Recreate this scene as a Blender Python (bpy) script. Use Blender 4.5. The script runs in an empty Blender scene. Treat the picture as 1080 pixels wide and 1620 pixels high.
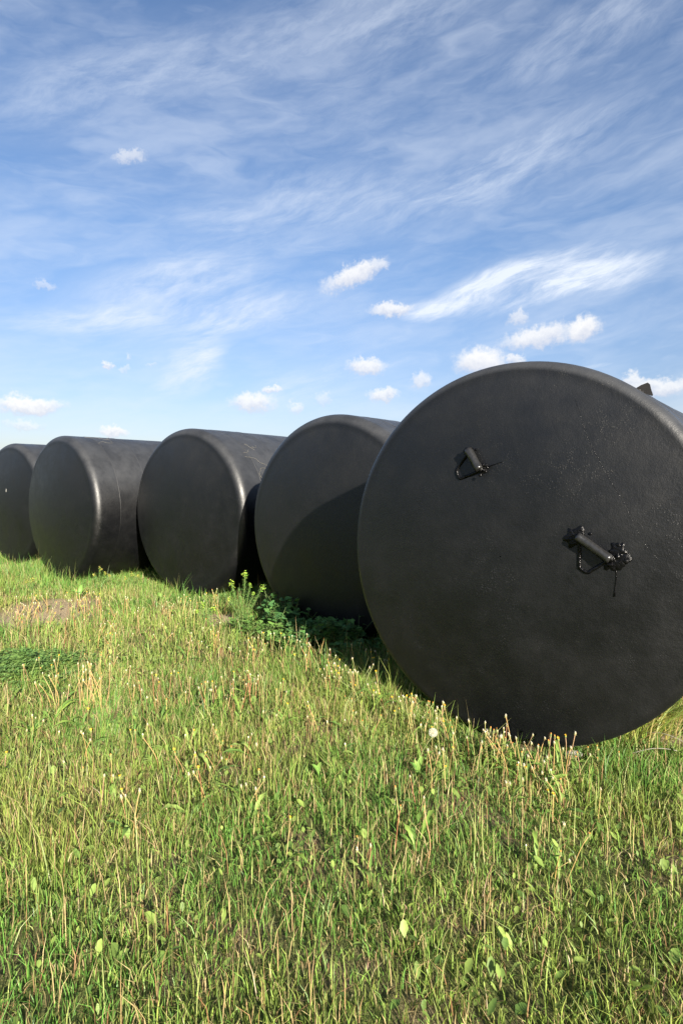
import bpy, math, random
import numpy as np
from mathutils import Vector, Matrix, Euler

rad = math.radians
random.seed(11)
rng = np.random.default_rng(11)
S = bpy.context.scene
COL = S.collection

# ------------------------------------------------------------------ camera
EYE = 1.63
cam_d = bpy.data.cameras.new("camera")
cam = bpy.data.objects.new("camera", cam_d)
COL.objects.link(cam)
cam.location = (0, 0, EYE)
cam.rotation_euler = (rad(90 - 2.909), 0, 0)
cam_d.sensor_fit = 'HORIZONTAL'
cam_d.sensor_width = 36.0
cam_d.lens = 36.0 * 945.9 / 1080.0
cam_d.clip_start = 0.05
cam_d.clip_end = 3000
S.camera = cam

# ------------------------------------------------------------------ light and exposure
SUN_AZ, SUN_EL = 22.0, 20.5          # degrees right of straight behind the camera, degrees above the horizon
SKY_STRENGTH, SUN_STRENGTH, EXPOSURE = 0.05, 5.0, 1.65
S.view_settings.view_transform = 'Standard'
S.view_settings.look = 'None'
S.view_settings.exposure = EXPOSURE
S.view_settings.gamma = 1.0
S.view_settings.use_curve_mapping = False

sv = Vector((math.sin(rad(SUN_AZ)) * math.cos(rad(SUN_EL)), -math.cos(rad(SUN_AZ)) * math.cos(rad(SUN_EL)), math.sin(rad(SUN_EL))))
sun_d = bpy.data.lights.new("sun", 'SUN')
sun_d.energy = SUN_STRENGTH
sun_d.angle = rad(0.8)
sun_d.color = (1.0, 0.92, 0.79)
sun = bpy.data.objects.new("sun", sun_d)
COL.objects.link(sun)
sun.rotation_euler = (-sv).to_track_quat('-Z', 'Y').to_euler()
sun.location = sv * 40

# ------------------------------------------------------------------ node helper
class NT:
    def __init__(self, tree):
        self.t = tree
        self.n = tree.nodes
    def new(self, typ, **kw):
        nd = self.n.new(typ)
        for k, v in kw.items():
            setattr(nd, k, v)
        return nd
    def put(self, sock, v):
        if hasattr(v, 'is_output') or hasattr(v, 'links'):
            self.t.links.new(v, sock)
        else:
            sock.default_value = v
    def m(self, op, a, b=None, c=None, clamp=False):
        nd = self.new('ShaderNodeMath', operation=op, use_clamp=clamp)
        self.put(nd.inputs[0], a)
        if b is not None: self.put(nd.inputs[1], b)
        if c is not None: self.put(nd.inputs[2], c)
        return nd.outputs[0]
    def vm(self, op, a, b=None, scale=None):
        nd = self.new('ShaderNodeVectorMath', operation=op)
        self.put(nd.inputs[0], a)
        if b is not None: self.put(nd.inputs[1], b)
        if scale is not None: self.put(nd.inputs['Scale'], scale)
        return nd.outputs['Value'] if op in ('LENGTH', 'DOT_PRODUCT') else nd.outputs[0]
    def noise(self, vec, scale, detail=4, rough=0.55, dist=0.0, out='Fac'):
        nd = self.new('ShaderNodeTexNoise')
        self.put(nd.inputs['Vector'], vec)
        nd.inputs['Scale'].default_value = scale
        nd.inputs['Detail'].default_value = detail
        nd.inputs['Roughness'].default_value = rough
        nd.inputs['Distortion'].default_value = dist
        return nd.outputs[out]
    def mapr(self, v, a, b, c=0.0, d=1.0, smooth=True):
        nd = self.new('ShaderNodeMapRange')
        nd.interpolation_type = 'SMOOTHSTEP' if smooth else 'LINEAR'
        self.put(nd.inputs[0], v)
        nd.inputs[1].default_value = a
        nd.inputs[2].default_value = b
        nd.inputs[3].default_value = c
        nd.inputs[4].default_value = d
        return nd.outputs[0]
    def mix(self, f, a, b, blend='MIX'):
        nd = self.new('ShaderNodeMix', data_type='RGBA', blend_type=blend)
        self.put(nd.inputs[0], f)
        self.put(nd.inputs[6], a)
        self.put(nd.inputs[7], b)
        return nd.outputs[2]
    def mapping(self, vec, loc=(0, 0, 0), rot=(0, 0, 0), scale=(1, 1, 1), typ='POINT'):
        nd = self.new('ShaderNodeMapping', vector_type=typ)
        self.put(nd.inputs[0], vec)
        nd.inputs[1].default_value = loc
        nd.inputs[2].default_value = rot
        nd.inputs[3].default_value = scale
        return nd.outputs[0]

# ------------------------------------------------------------------ sky: physical sky with cumulus and cirrus at their bearings (degrees)
W = bpy.data.worlds.new("World")
S.world = W
W.use_nodes = True
W.node_tree.nodes.clear()
w = NT(W.node_tree)
sky = w.new('ShaderNodeTexSky', sky_type='NISHITA')
sky.sun_disc = False
sky.sun_elevation = rad(SUN_EL)
sky.sun_rotation = rad(180 - SUN_AZ)
sky.altitude = 100
sky.air_density = 1.0
sky.dust_density = 1.0
sky.ozone_density = 2.0
tc = w.new('ShaderNodeTexCoord')
dirv = w.vm('NORMALIZE', tc.outputs['Generated'])
sep = w.new('ShaderNodeSeparateXYZ')
w.put(sep.inputs[0], dirv)
az = w.m('MULTIPLY', w.m('ARCTAN2', sep.outputs[0], sep.outputs[1]), 57.29578)
el = w.m('MULTIPLY', w.m('ARCSINE', sep.outputs[2]), 57.29578)
cmb = w.new('ShaderNodeCombineXYZ')
w.put(cmb.inputs[0], az)
w.put(cmb.inputs[1], el)
P0 = cmb.outputs[0]

CUMULUS = [(-27.44,6.47,2.66,0.78,0,1),(-27.72,4.78,1.43,0.47,0,0.5),(-20.73,4.49,1.17,0.50,0,0.9),(-21.04,10.16,0.47,0.37,0,0.8),(-19.40,10.97,0.27,0.32,0,0.4),(-19.74,9.87,0.37,0.32,0,0.35),(-17.52,10.38,0.44,0.22,0,0.3),(-8.35,7.38,2.01,0.81,0,0.9),(-6.69,8.57,0.95,0.40,0,0.8),(-4.32,6.97,0.72,0.53,0,0.55),(-1.80,7.86,0.84,0.64,0,0.4),(2.40,10.75,1.79,0.74,0,0.9),(3.90,8.20,1.43,0.64,0,0.85),(7.57,9.41,0.94,0.74,0,0.7),(1.19,18.77,3.08,0.88,18,0.95),(3.44,19.47,1.06,0.62,0,0.7),(4.64,15.73,2.01,0.59,0,0.9),(12.95,10.94,2.36,1.22,0,1),(16.03,10.90,0.77,0.49,0,0.8),(17.92,12.84,3.08,0.96,8,0.9),(21.61,13.23,1.53,1.03,10,1),(16.25,14.65,0.93,0.63,0,0.6),(27.64,7.91,2.75,0.77,0,0.85),(-26.02,16.21,0.82,0.39,0,0.4),(25.72,8.46,0.97,0.63,0,0.8),
           (-19,26.5,1.3,0.45,5,0.5),(40,12,4,1.3,0,0.9),(52,8,5,1.2,0,0.9),(-42,9,4,1.1,0,0.9),(-58,12,5,1.4,0,0.8),(38,22,3,1,8,0.7)]
CIRRUS = [(-23.63,13.76,8.5,1.0,8,0.5),(-14.66,17.6,11.5,1.9,14,0.62),(-8.5,15.4,7.5,1.5,12,0.68),(-16.82,13.55,9,2.0,8,0.3),(-14.3,10.1,4.6,1.7,30,0.75),(-12.6,10.6,2.6,1.2,50,0.4),(-8.32,11.21,1.88,0.34,12,0.4),(-0.60,10.18,7.76,1.71,8,0.3),(5.67,11.27,2.36,0.40,15,0.35),(11.74,16.75,6.5,1.1,20,0.95),(17.83,18.2,8.64,1.5,13,0.85),(23.55,17.2,6.0,1.4,9,0.9),(18.39,16.5,7.0,0.8,14,0.7),(7.5,15.9,2.5,0.7,5,0.7),(22.95,10.19,1.75,0.21,3,0.5),(28.75,10.06,0.91,0.25,0,0.4),(3.58,14.16,2.02,0.33,5,0.35),(-5.39,8.41,5.39,1.04,10,0.3),(-9.53,6.60,9.53,1.04,6,0.28),(25.58,14.30,2.84,0.40,6,0.2),
          (-6,24,14,2.2,12,0.45),(14,26,16,2.4,14,0.5),(-20,31,15,2.6,16,0.4),(4,37,18,3.0,12,0.4),(22,34,12,2.0,10,0.4),(-45,18,14,2.5,10,0.4),(45,19,14,2.4,10,0.45)]

def centred(vec, amt):
    return w.vm('SCALE', w.vm('SUBTRACT', vec, (0.5, 0.5, 0.5)), scale=amt)
wc = centred(w.noise(P0, 0.62, 3, 0.6, out='Color'), 1.5)
wf = centred(w.noise(P0, 1.9, 6, 0.68, out='Color'), 1.5)
Pc = w.vm('ADD', P0, w.vm('ADD', wc, wf))
dens = None
shade = None
for (a, e, sa, se, r, op) in CUMULUS:
    q = w.mapping(Pc, (a, e, 0), (0, 0, rad(r)), (sa * 1.25, se * 1.3, 1), 'TEXTURE')
    d = w.mapr(w.vm('LENGTH', q), 1.05, 0.40, 0.0, op)
    sx = w.new('ShaderNodeSeparateXYZ')
    w.put(sx.inputs[0], q)
    lit = w.m('MULTIPLY', d, w.mapr(sx.outputs[1], -0.8, 0.5))
    dens = d if dens is None else w.m('MAXIMUM', dens, d)
    shade = lit if shade is None else w.m('MAXIMUM', shade, lit)
cum_lit = w.m('DIVIDE', shade, w.m('MAXIMUM', dens, 0.01), clamp=True)
# cirrus: fibrous noise drawn out along the streaks
wq = centred(w.noise(w.mapping(P0, (0, 0, 0), (0, 0, rad(-14)), (0.06, 0.2, 1)), 1.0, 3, 0.55, out='Color'), 3.0)
Pw = w.vm('ADD', P0, wq)
fib = w.noise(w.mapping(w.mapping(Pw, (0, 0, 0), (0, 0, rad(-14))), scale=(0.09, 0.62, 1)), 1.0, 8, 0.62)
fib2 = w.noise(w.mapping(w.mapping(Pw, (3, 1, 0), (0, 0, rad(-22))), scale=(0.30, 1.15, 1)), 1.0, 7, 0.68)
Pd = w.vm('ADD', P0, w.vm('SCALE', wq, scale=0.55))
cir = None
for (a, e, sa, se, r, op) in CIRRUS:
    q = w.mapping(Pd, (a, e, 0), (0, 0, rad(r)), (sa * 1.25, se * 1.7, 1), 'TEXTURE')
    d = w.mapr(w.vm('LENGTH', q), 1.05, 0.1, 0.0, op)
    cir = d if cir is None else w.m('ADD', cir, d)
tex = w.m('ADD', 0.16, w.m('ADD', w.m('MULTIPLY', w.mapr(fib, 0.28, 0.70), 0.62), w.m('MULTIPLY', w.mapr(fib2, 0.35, 0.7), 0.42)))
cirm = w.m('MULTIPLY', cir, tex, clamp=True)
veil = w.m('MULTIPLY', w.mapr(w.noise(w.mapping(w.mapping(Pw, (0, 0, 0), (0, 0, rad(-12))), scale=(0.05, 0.22, 1)), 1.0, 5, 0.6), 0.32, 0.75), 0.36)
cirm = w.m('MAXIMUM', cirm, veil)
up = w.mapr(el, -0.5, 2.0)
hz = w.mapr(el, 1.0, 24.0, 0.0, 1.0)
sky_t = w.mix(1.0, sky.outputs[0], w.mix(hz, (0.86, 0.80, 0.90, 1), (0.92, 0.99, 1.12, 1)), 'MULTIPLY')
c1 = w.mix(w.m('MULTIPLY', cirm, up), sky_t, (5.5, 6.0, 6.8, 1))
ccol = w.mix(cum_lit, (4.5, 4.75, 5.5, 1), (6.7, 6.65, 6.6, 1))
c2 = w.mix(w.m('MULTIPLY', w.m('MULTIPLY', dens, 0.93), up), c1, ccol)
bg = w.new('ShaderNodeBackground')
w.put(bg.inputs[0], c2)
bg.inputs[1].default_value = SKY_STRENGTH
wo = w.new('ShaderNodeOutputWorld')
w.t.links.new(bg.outputs[0], wo.inputs[0])
W.cycles.sampling_method = 'MANUAL'
W.cycles.sample_map_resolution = 512

# ------------------------------------------------------------------ object helpers
def tag(o, label=None, cat=None, group=None, kind=None):
    for k, v in (('label', label), ('category', cat), ('group', group), ('kind', kind)):
        if v: o[k] = v
    return o

def empty(name, loc, rz=0.0):
    o = bpy.data.objects.new(name, None)
    o.empty_display_size = 0.1
    COL.objects.link(o)
    o.location = loc
    o.rotation_euler = (0, 0, rz)
    return o

def link(name, me, parent=None, loc=None, rot=None, scale=None):
    o = bpy.data.objects.new(name, me)
    COL.objects.link(o)
    if parent is not None: o.parent = parent
    if loc is not None: o.location = loc
    if rot is not None: o.rotation_euler = rot
    if scale is not None: o.scale = (scale,) * 3 if isinstance(scale, (int, float)) else scale
    return o

class Geo:
    """collects verts, faces and a colour per vertex for one mesh"""
    def __init__(self):
        self.v, self.f, self.c = [], [], []
    def add(self, verts, faces, col=(1, 1, 1)):
        b = len(self.v)
        self.v += [tuple(p) for p in verts]
        self.f += [tuple(b + i for i in f) for f in faces]
        self.c += [tuple(col) + (1.0,)] * len(verts)
    def tube(self, pts, r, n=5, col=(1, 1, 1), cap=True):
        pts = [Vector(p) for p in pts]
        rs = r if hasattr(r, '__len__') else [r] * len(pts)
        vs, fs = [], []
        ref = Vector((0.31, 0.84, 0.44))
        for i, p in enumerate(pts):
            t = (pts[min(i + 1, len(pts) - 1)] - pts[max(i - 1, 0)]).normalized()
            a = t.cross(ref).normalized()
            b = t.cross(a)
            for k in range(n):
                th = 2 * math.pi * k / n
                vs.append(p + (a * math.cos(th) + b * math.sin(th)) * rs[i])
        for i in range(len(pts) - 1):
            for k in range(n):
                k2 = (k + 1) % n
                fs.append((i * n + k, i * n + k2, (i + 1) * n + k2, (i + 1) * n + k))
        if cap:
            fs.append(tuple(range(n))[::-1])
            fs.append(tuple((len(pts) - 1) * n + k for k in range(n)))
        self.add(vs, fs, col)
    def blob(self, c, r, col=(1, 1, 1), n=7, m=4, jit=0.0, rnd=random):
        """r: (rx, ry, rz)"""
        vs, fs = [], []
        c = Vector(c)
        vs.append(c + Vector((0, 0, -r[2])))
        for i in range(1, m):
            ph = -math.pi / 2 + math.pi * i / m
            for k in range(n):
                th = 2 * math.pi * k / n
                j = 1 + rnd.uniform(-jit, jit)
                vs.append(c + Vector((r[0] * math.cos(ph) * math.cos(th) * j, r[1] * math.cos(ph) * math.sin(th) * j, r[2] * math.sin(ph) * j)))
        vs.append(c + Vector((0, 0, r[2])))
        for k in range(n):
            fs.append((0, 1 + (k + 1) % n, 1 + k))
        for i in range(m - 2):
            for k in range(n):
                a = 1 + i * n
                fs.append((a + k, a + (k + 1) % n, a + n + (k + 1) % n, a + n + k))
        a = 1 + (m - 2) * n
        for k in range(n):
            fs.append((a + k, a + (k + 1) % n, len(vs) - 1))
        self.add(vs, fs, col)
    def mesh(self, name, mat, smooth=True):
        me = bpy.data.meshes.new(name)
        me.from_pydata(self.v, [], self.f)
        at = me.color_attributes.new("Col", 'FLOAT_COLOR', 'POINT')
        at.data.foreach_set('color', np.array(self.c, dtype=np.float32).ravel())
        if smooth:
            me.polygons.foreach_set('use_smooth', [True] * len(me.polygons))
        me.materials.append(mat)
        me.update()
        return me

def np_mesh(name, V, F3, F4, C, mat, smooth=False):
    """fast mesh from numpy: triangles F3 (k,3), quads F4 (m,4), colours C (n,3)"""
    me = bpy.data.meshes.new(name)
    me.vertices.add(len(V))
    me.vertices.foreach_set('co', V.astype(np.float32).ravel())
    n3, n4 = len(F3), len(F4)
    loops = np.concatenate([F4.ravel(), F3.ravel()]).astype(np.int32)
    me.loops.add(len(loops))
    me.loops.foreach_set('vertex_index', loops)
    me.polygons.add(n3 + n4)
    st = np.concatenate([np.arange(n4) * 4, n4 * 4 + np.arange(n3) * 3]).astype(np.int32)
    me.polygons.foreach_set('loop_start', st)
    me.update(calc_edges=True)
    if smooth:
        me.polygons.foreach_set('use_smooth', np.ones(n3 + n4, dtype=bool))
    if C is not None:
        at = me.color_attributes.new("Col", 'FLOAT_COLOR', 'POINT')
        C4 = np.ones((len(V), 4), dtype=np.float32)
        C4[:, :3] = C
        at.data.foreach_set('color', C4.ravel())
    me.materials.append(mat)
    me.validate()
    return me

# ------------------------------------------------------------------ materials
def new_mat(name):
    m = bpy.data.materials.new(name)
    m.use_nodes = True
    m.node_tree.nodes.clear()
    n = NT(m.node_tree)
    out = n.new('ShaderNodeOutputMaterial')
    return m, n, out

def plant_mat(name, transl=0.35, rough=0.5, spec=0.3, var=0.25):
    m, n, out = new_mat(name)
    at = n.new('ShaderNodeAttribute', attribute_name='Col')
    tcn = n.new('ShaderNodeNewGeometry')
    nz = n.noise(tcn.outputs['Position'], 60.0, 2)
    col = n.mix(1.0, at.outputs['Color'], n.mix(nz, (1 - var,) * 3 + (1,), (1 + var,) * 3 + (1,)), 'MULTIPLY')
    b = n.new('ShaderNodeBsdfPrincipled')
    n.put(b.inputs['Base Color'], col)
    b.inputs['Roughness'].default_value = rough
    b.inputs['Specular IOR Level'].default_value = spec
    t = n.new('ShaderNodeBsdfTranslucent')
    n.put(t.inputs[0], n.mix(1.0, col, (1.15, 1.15, 0.6, 1), 'MULTIPLY'))
    mx = n.new('ShaderNodeMixShader')
    mx.inputs[0].default_value = transl
    n.t.links.new(b.outputs[0], mx.inputs[1])
    n.t.links.new(t.outputs[0], mx.inputs[2])
    n.t.links.new(mx.outputs[0], out.inputs[0])
    return m

M_GRASS = plant_mat('grass_blade', 0.35, 0.45, 0.35)
M_LEAF = plant_mat('weed_leaf', 0.3, 0.5, 0.3)
M_STALK = plant_mat('dandelion_stalk', 0.12, 0.55, 0.3)
M_FLUFF = plant_mat('seed_fluff', 0.45, 0.7, 0.1, 0.05)

def bitumen(name, wet=False, scale=1.0, pimples=True):
    m, n, out = new_mat(name)
    tcn = n.new('ShaderNodeTexCoord')
    oi = n.new('ShaderNodeObjectInfo')
    off = n.new('ShaderNodeCombineXYZ')
    n.put(off.inputs[0], n.m('MULTIPLY', oi.outputs['Random'], 40.0))
    n.put(off.inputs[1], n.m('MULTIPLY', oi.outputs['Random'], 17.0))
    p = n.vm('ADD', tcn.outputs['Object'], off.outputs[0])
    big = n.noise(p, 1.3, 5, 0.6)
    mid = n.noise(p, 7.0, 5, 0.6)
    fine = n.noise(p, 140.0, 3, 0.6)
    streak = n.noise(n.mapping(p, scale=(14, 14, 0.9)), 1.0, 4, 0.6)
    if wet:
        col = n.mix(mid, (0.0015, 0.0015, 0.0018, 1), (0.003, 0.003, 0.0035, 1))
        rough = n.mapr(mid, 0.3, 0.7, 0.14, 0.30)
    else:
        c0 = n.mix(n.mapr(big, 0.3, 0.72), (0.0014, 0.0017, 0.0024, 1), (0.0024, 0.0026, 0.0032, 1))
        c0 = n.mix(n.m('MULTIPLY', n.mapr(mid, 0.52, 0.75), 0.35), c0, (0.0044, 0.0045, 0.0048, 1))
        col = n.mix(n.m('MULTIPLY', n.mapr(streak, 0.52, 0.75), 0.3), c0, (0.0022, 0.0023, 0.0025, 1))
        # dry dust caught in the grain
        col = n.mix(n.m('MULTIPLY', n.mapr(n.noise(p, 95.0, 2, 0.7), 0.64, 0.74), 0.35), col, (0.022, 0.022, 0.021, 1))
        # pale dust on upper sides, also painting top-to-bottom shading into the heads' colour
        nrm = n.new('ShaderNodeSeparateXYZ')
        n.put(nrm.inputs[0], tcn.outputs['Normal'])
        dust_shading = n.m('MULTIPLY', n.mapr(nrm.outputs[2], 0.0, 0.56), n.mapr(n.noise(p, 3.0, 5, 0.65), 0.25, 0.7, 0.45, 1.0))
        col = n.mix(n.m('MULTIPLY', dust_shading, 0.9), col, (0.0370, 0.0385, 0.0415, 1))
        rough = n.m('ADD', n.mapr(mid, 0.3, 0.7, 0.42, 0.50), n.mapr(big, 0.35, 0.65, -0.04, 0.04))
    b = n.new('ShaderNodeBsdfPrincipled')
    n.put(b.inputs['Base Color'], col)
    n.put(b.inputs['Roughness'], rough)
    b.inputs['Specular IOR Level'].default_value = 0.22 if wet else 0.46
    bmp = n.new('ShaderNodeBump')
    bmp.inputs['Strength'].default_value = 0.55
    bmp.inputs['Distance'].default_value = 1.0
    h = n.m('ADD', n.m('MULTIPLY', fine, 0.0019), n.m('MULTIPLY', mid, 0.004))
    h = n.m('ADD', h, n.m('MULTIPLY', n.noise(p, 34.0, 4, 0.65), 0.0030))
    if pimples:
        vor = n.new('ShaderNodeTexVoronoi', feature='F1')
        n.put(vor.inputs['Vector'], n.vm('ADD', p, n.vm('SCALE', n.noise(p, 30.0, 2, out='Color'), scale=0.02)))
        vor.inputs['Scale'].default_value = 85.0
        vor.inputs['Randomness'].default_value = 1.0
        pim = n.mapr(vor.outputs['Distance'], 0.46, 0.05)
        msk = n.m('MULTIPLY', n.mapr(n.noise(p, 2.2, 4, 0.65), 0.45, 0.62), n.mapr(n.noise(p, 15.0, 3, 0.65), 0.42, 0.62))
        pm = n.m('MULTIPLY', pim, msk)
        h = n.m('ADD', h, n.m('MULTIPLY', pm, 0.0021))
        n.put(b.inputs['Roughness'], n.m('ADD', rough, n.m('MULTIPLY', pm, 0.30)))
    if wet:
        h = n.m('ADD', h, n.m('MULTIPLY', n.noise(p, 55.0, 3, 0.6), 0.012))
    n.put(bmp.inputs['Height'], h)
    n.t.links.new(bmp.outputs[0], b.inputs['Normal'])
    n.t.links.new(b.outputs[0], out.inputs[0])
    return m

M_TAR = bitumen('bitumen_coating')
M_WET = bitumen('wet_tar', wet=True, pimples=False)
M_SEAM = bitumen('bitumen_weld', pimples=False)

def simple(name, c, rough=0.6, c2=None, sc=20.0):
    m, n, out = new_mat(name)
    b = n.new('ShaderNodeBsdfPrincipled')
    tcn = n.new('ShaderNodeTexCoord')
    nz = n.noise(tcn.outputs['Object'], sc, 4)
    n.put(b.inputs['Base Color'], n.mix(nz, tuple(c) + (1,), tuple(c2 or [x * 0.7 for x in c]) + (1,)))
    b.inputs['Roughness'].default_value = rough
    n.t.links.new(b.outputs[0], out.inputs[0])
    return m
M_PALE = simple('pale_fleck', (0.30, 0.29, 0.27), 0.8)
M_STRAW = simple('dry_straw', (0.24, 0.22, 0.175), 0.7)
M_STONE = simple('pale_stone', (0.42, 0.39, 0.35), 0.9, (0.25, 0.23, 0.2), 30.0)
M_LUG = simple('tarred_lug', (0.004, 0.004, 0.004), 0.55, (0.015, 0.0125, 0.0105), 26.0)

# ------------------------------------------------------------------ tanks: front tangent centre x, y, turn (deg), axis height
R = 1.2
KN, DISH = 0.125, 0.10
TANKS = [(1.074, 3.769, 38.0, -0.458 + EYE), (-0.06, 6.395, 38.17, -0.489 + EYE), (-2.169, 8.614, 36.84, -0.442 + EYE),
         (-4.596, 9.962, 39.6, -0.440 + EYE), (-6.528, 12.011, 36.5, -0.433 + EYE)]
TLEN = 6.6

def gh(x, y):
    """ground height (numpy or float)"""
    x = np.asarray(x, dtype=float); y = np.asarray(y, dtype=float)
    h = 0.014 * np.sin(1.7 * x + 0.4) * np.cos(1.3 * y + 1.0) + 0.008 * np.sin(4.1 * x + 2.2 * y) + 0.006 * np.cos(3.3 * y - 5.2 * x) + 0.004 * np.sin(9.1 * x + 1.7) * np.sin(8.3 * y)
    h = h * np.exp(-((x * x + y * y) / 900.0))
    for (tx, ty, t, zc) in TANKS:
        u = (math.sin(rad(t)), math.cos(rad(t)))
        s = (x - tx) * u[0] + (y - ty) * u[1]
        q = (x - tx) * u[1] - (y - ty) * u[0]
        wgt = np.exp(-(q / 0.8) ** 2) * (1 / (1 + np.exp(-(s + 0.5) / 0.15)))
        h = h * (1 - wgt) + wgt * (zc - R - 0.012)
    return h

DIRT = [(-3.70, 7.45, 0.62, 0.80), (-1.42, 6.95, 0.20, 0.26), (2.16, 3.74, 0.14, 0.08)]

# ground: one sheet out to the horizon
def build_ground():
    def axis(lo, hi, step, far, n):
        core = np.arange(lo, hi + 1e-6, step)
        g = np.geomspace(step, far, n)
        return np.concatenate([lo - np.cumsum(g)[::-1], core, hi + np.cumsum(g)])
    xs = axis(-11, 7, 0.09, 260, 34)
    ys = axis(0.3, 16, 0.09, 260, 34)
    X, Y = np.meshgrid(xs, ys)
    Z = gh(X, Y)
    V = np.stack([X.ravel(), Y.ravel(), Z.ravel()], 1)
    nx, ny = len(xs), len(ys)
    i = np.arange(nx * ny).reshape(ny, nx)
    F4 = np.stack([i[:-1, :-1].ravel(), i[:-1, 1:].ravel(), i[1:, 1:].ravel(), i[1:, :-1].ravel()], 1)
    m, n, out = new_mat('meadow_soil')
    pos = n.new('ShaderNodeNewGeometry').outputs['Position']
    a = n.noise(pos, 2.2, 5, 0.6)
    b_ = n.noise(pos, 38.0, 4, 0.7)
    c = n.mix(n.mapr(b_, 0.3, 0.7), (0.10, 0.072, 0.042, 1), (0.22, 0.165, 0.10, 1))
    g = n.mix(n.mapr(n.noise(pos, 75.0, 3, 0.7), 0.35, 0.65), (0.030, 0.055, 0.012, 1), (0.11, 0.13, 0.035, 1))
    col = n.mix(n.m('MULTIPLY', n.mapr(a, 0.32, 0.55), 0.9), c, g)
    # bare patches of pale dry soil
    bare = None
    for (dx, dy, sx, sy) in DIRT:
        q = n.vm('LENGTH', n.mapping(n.vm('ADD', pos, n.vm('SCALE', n.noise(pos, 4.0, 3, out='Color'), scale=0.34)), (dx + .17, dy + .17, 0), (0, 0, 0), (sx * 1.15, sy * 1.15, 50), 'TEXTURE'))
        k_ = n.mapr(q, 1.25, 0.55)
        bare = k_ if bare is None else n.m('MAXIMUM', bare, k_)
    col = n.mix(bare, col, n.mix(n.mapr(b_, 0.3, 0.7), (0.19, 0.145, 0.09, 1), (0.40, 0.315, 0.20, 1)))
    ln = n.vm('LENGTH', pos)
    col = n.mix(n.mapr(ln, 14.0, 26.0), col, n.mix(n.noise(pos, 0.6, 6, 0.65), (0.055, 0.09, 0.020, 1), (0.125, 0.14, 0.042, 1)))
    b = n.new('ShaderNodeBsdfPrincipled')
    n.put(b.inputs['Base Color'], col)
    b.inputs['Roughness'].default_value = 0.95
    b.inputs['Specular IOR Level'].default_value = 0.1
    bp = n.new('ShaderNodeBump')
    bp.inputs['Distance'].default_value = 1.0
    bp.inputs['Strength'].default_value = 0.7
    n.put(bp.inputs['Height'], n.m('MULTIPLY', n.noise(pos, 32.0, 5, 0.7), 0.03))
    n.t.links.new(bp.outputs[0], b.inputs['Normal'])
    n.t.links.new(b.outputs[0], out.inputs[0])
    o = link('ground', np_mesh('ground', V, np.zeros((0, 3), int), F4, None, m, True))
    tag(o, kind='structure')
build_ground()

# --- tank geometry. Local frame: x to the right of the head, y along the axis away from the viewer, z up from the underside
KN_NEAR = 0.07
def head_y(x, h, KN=KN_NEAR):
    rr = math.hypot(x, h)
    if rr < R - KN:
        return -KN - DISH * (1 - (rr / (R - KN)) ** 2)
    d = min(rr - (R - KN), KN)
    return -math.sqrt(max(KN * KN - d * d, 0))

def wob(x, y, z, ph):
    return 0.0035 * np.sin(2.3 * x + 1.9 * z + ph) * np.cos(1.7 * z - 1.1 * x + 2 * ph) + 0.0016 * np.sin(6.1 * x + 4.3 * z + 3 * ph + 2.0 * y)

def revolve(name, prof, mat, ph, nseg=144, sharp=False):
    prof = np.array(prof, float)
    th = np.linspace(0, 2 * np.pi, nseg, endpoint=False)
    s = prof[:, 0][:, None] + 0 * th
    r = prof[:, 1][:, None] + 0 * th
    X = r * np.cos(th); Z = r * np.sin(th)
    s = s + wob(X, s, Z, ph)
    rr = 1 + 0.0022 * np.sin(3 * th + ph + s * 0.9) + 0.0012 * np.cos(5 * th - ph + 1.7 * s)
    X, Z = X * rr, Z * rr + R
    V = np.stack([X.ravel(), s.ravel(), Z.ravel()], 1)
    m = len(prof)
    i = np.arange(m * nseg).reshape(m, nseg)
    j = np.roll(i, -1, 1)
    F4 = np.stack([i[:-1].ravel(), j[:-1].ravel(), j[1:].ravel(), i[1:].ravel()], 1)
    return np_mesh(name, V, np.zeros((0, 3), int), F4, None, mat, True)

def head_prof(skirt, dish=DISH, KN=KN):
    p = [(-KN - dish * (1 - (q) ** 2), max((R - KN) * q, 0.004)) for q in np.linspace(0, 1, 26)]
    for a in np.linspace(0, math.pi / 2, 14)[1:]:
        p.append((-KN * math.cos(a), R - KN + KN * math.sin(a)))
    for q in np.linspace(0, skirt, 5)[1:]:
        p.append((q, R))
    return p

def seam_prof(s, wd=0.012, ht=0.006):
    return [(s - wd, R - 0.004), (s - wd * 0.5, R + ht * 0.8), (s, R + ht), (s + wd * 0.5, R + ht * 0.8), (s + wd, R - 0.004)]

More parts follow.
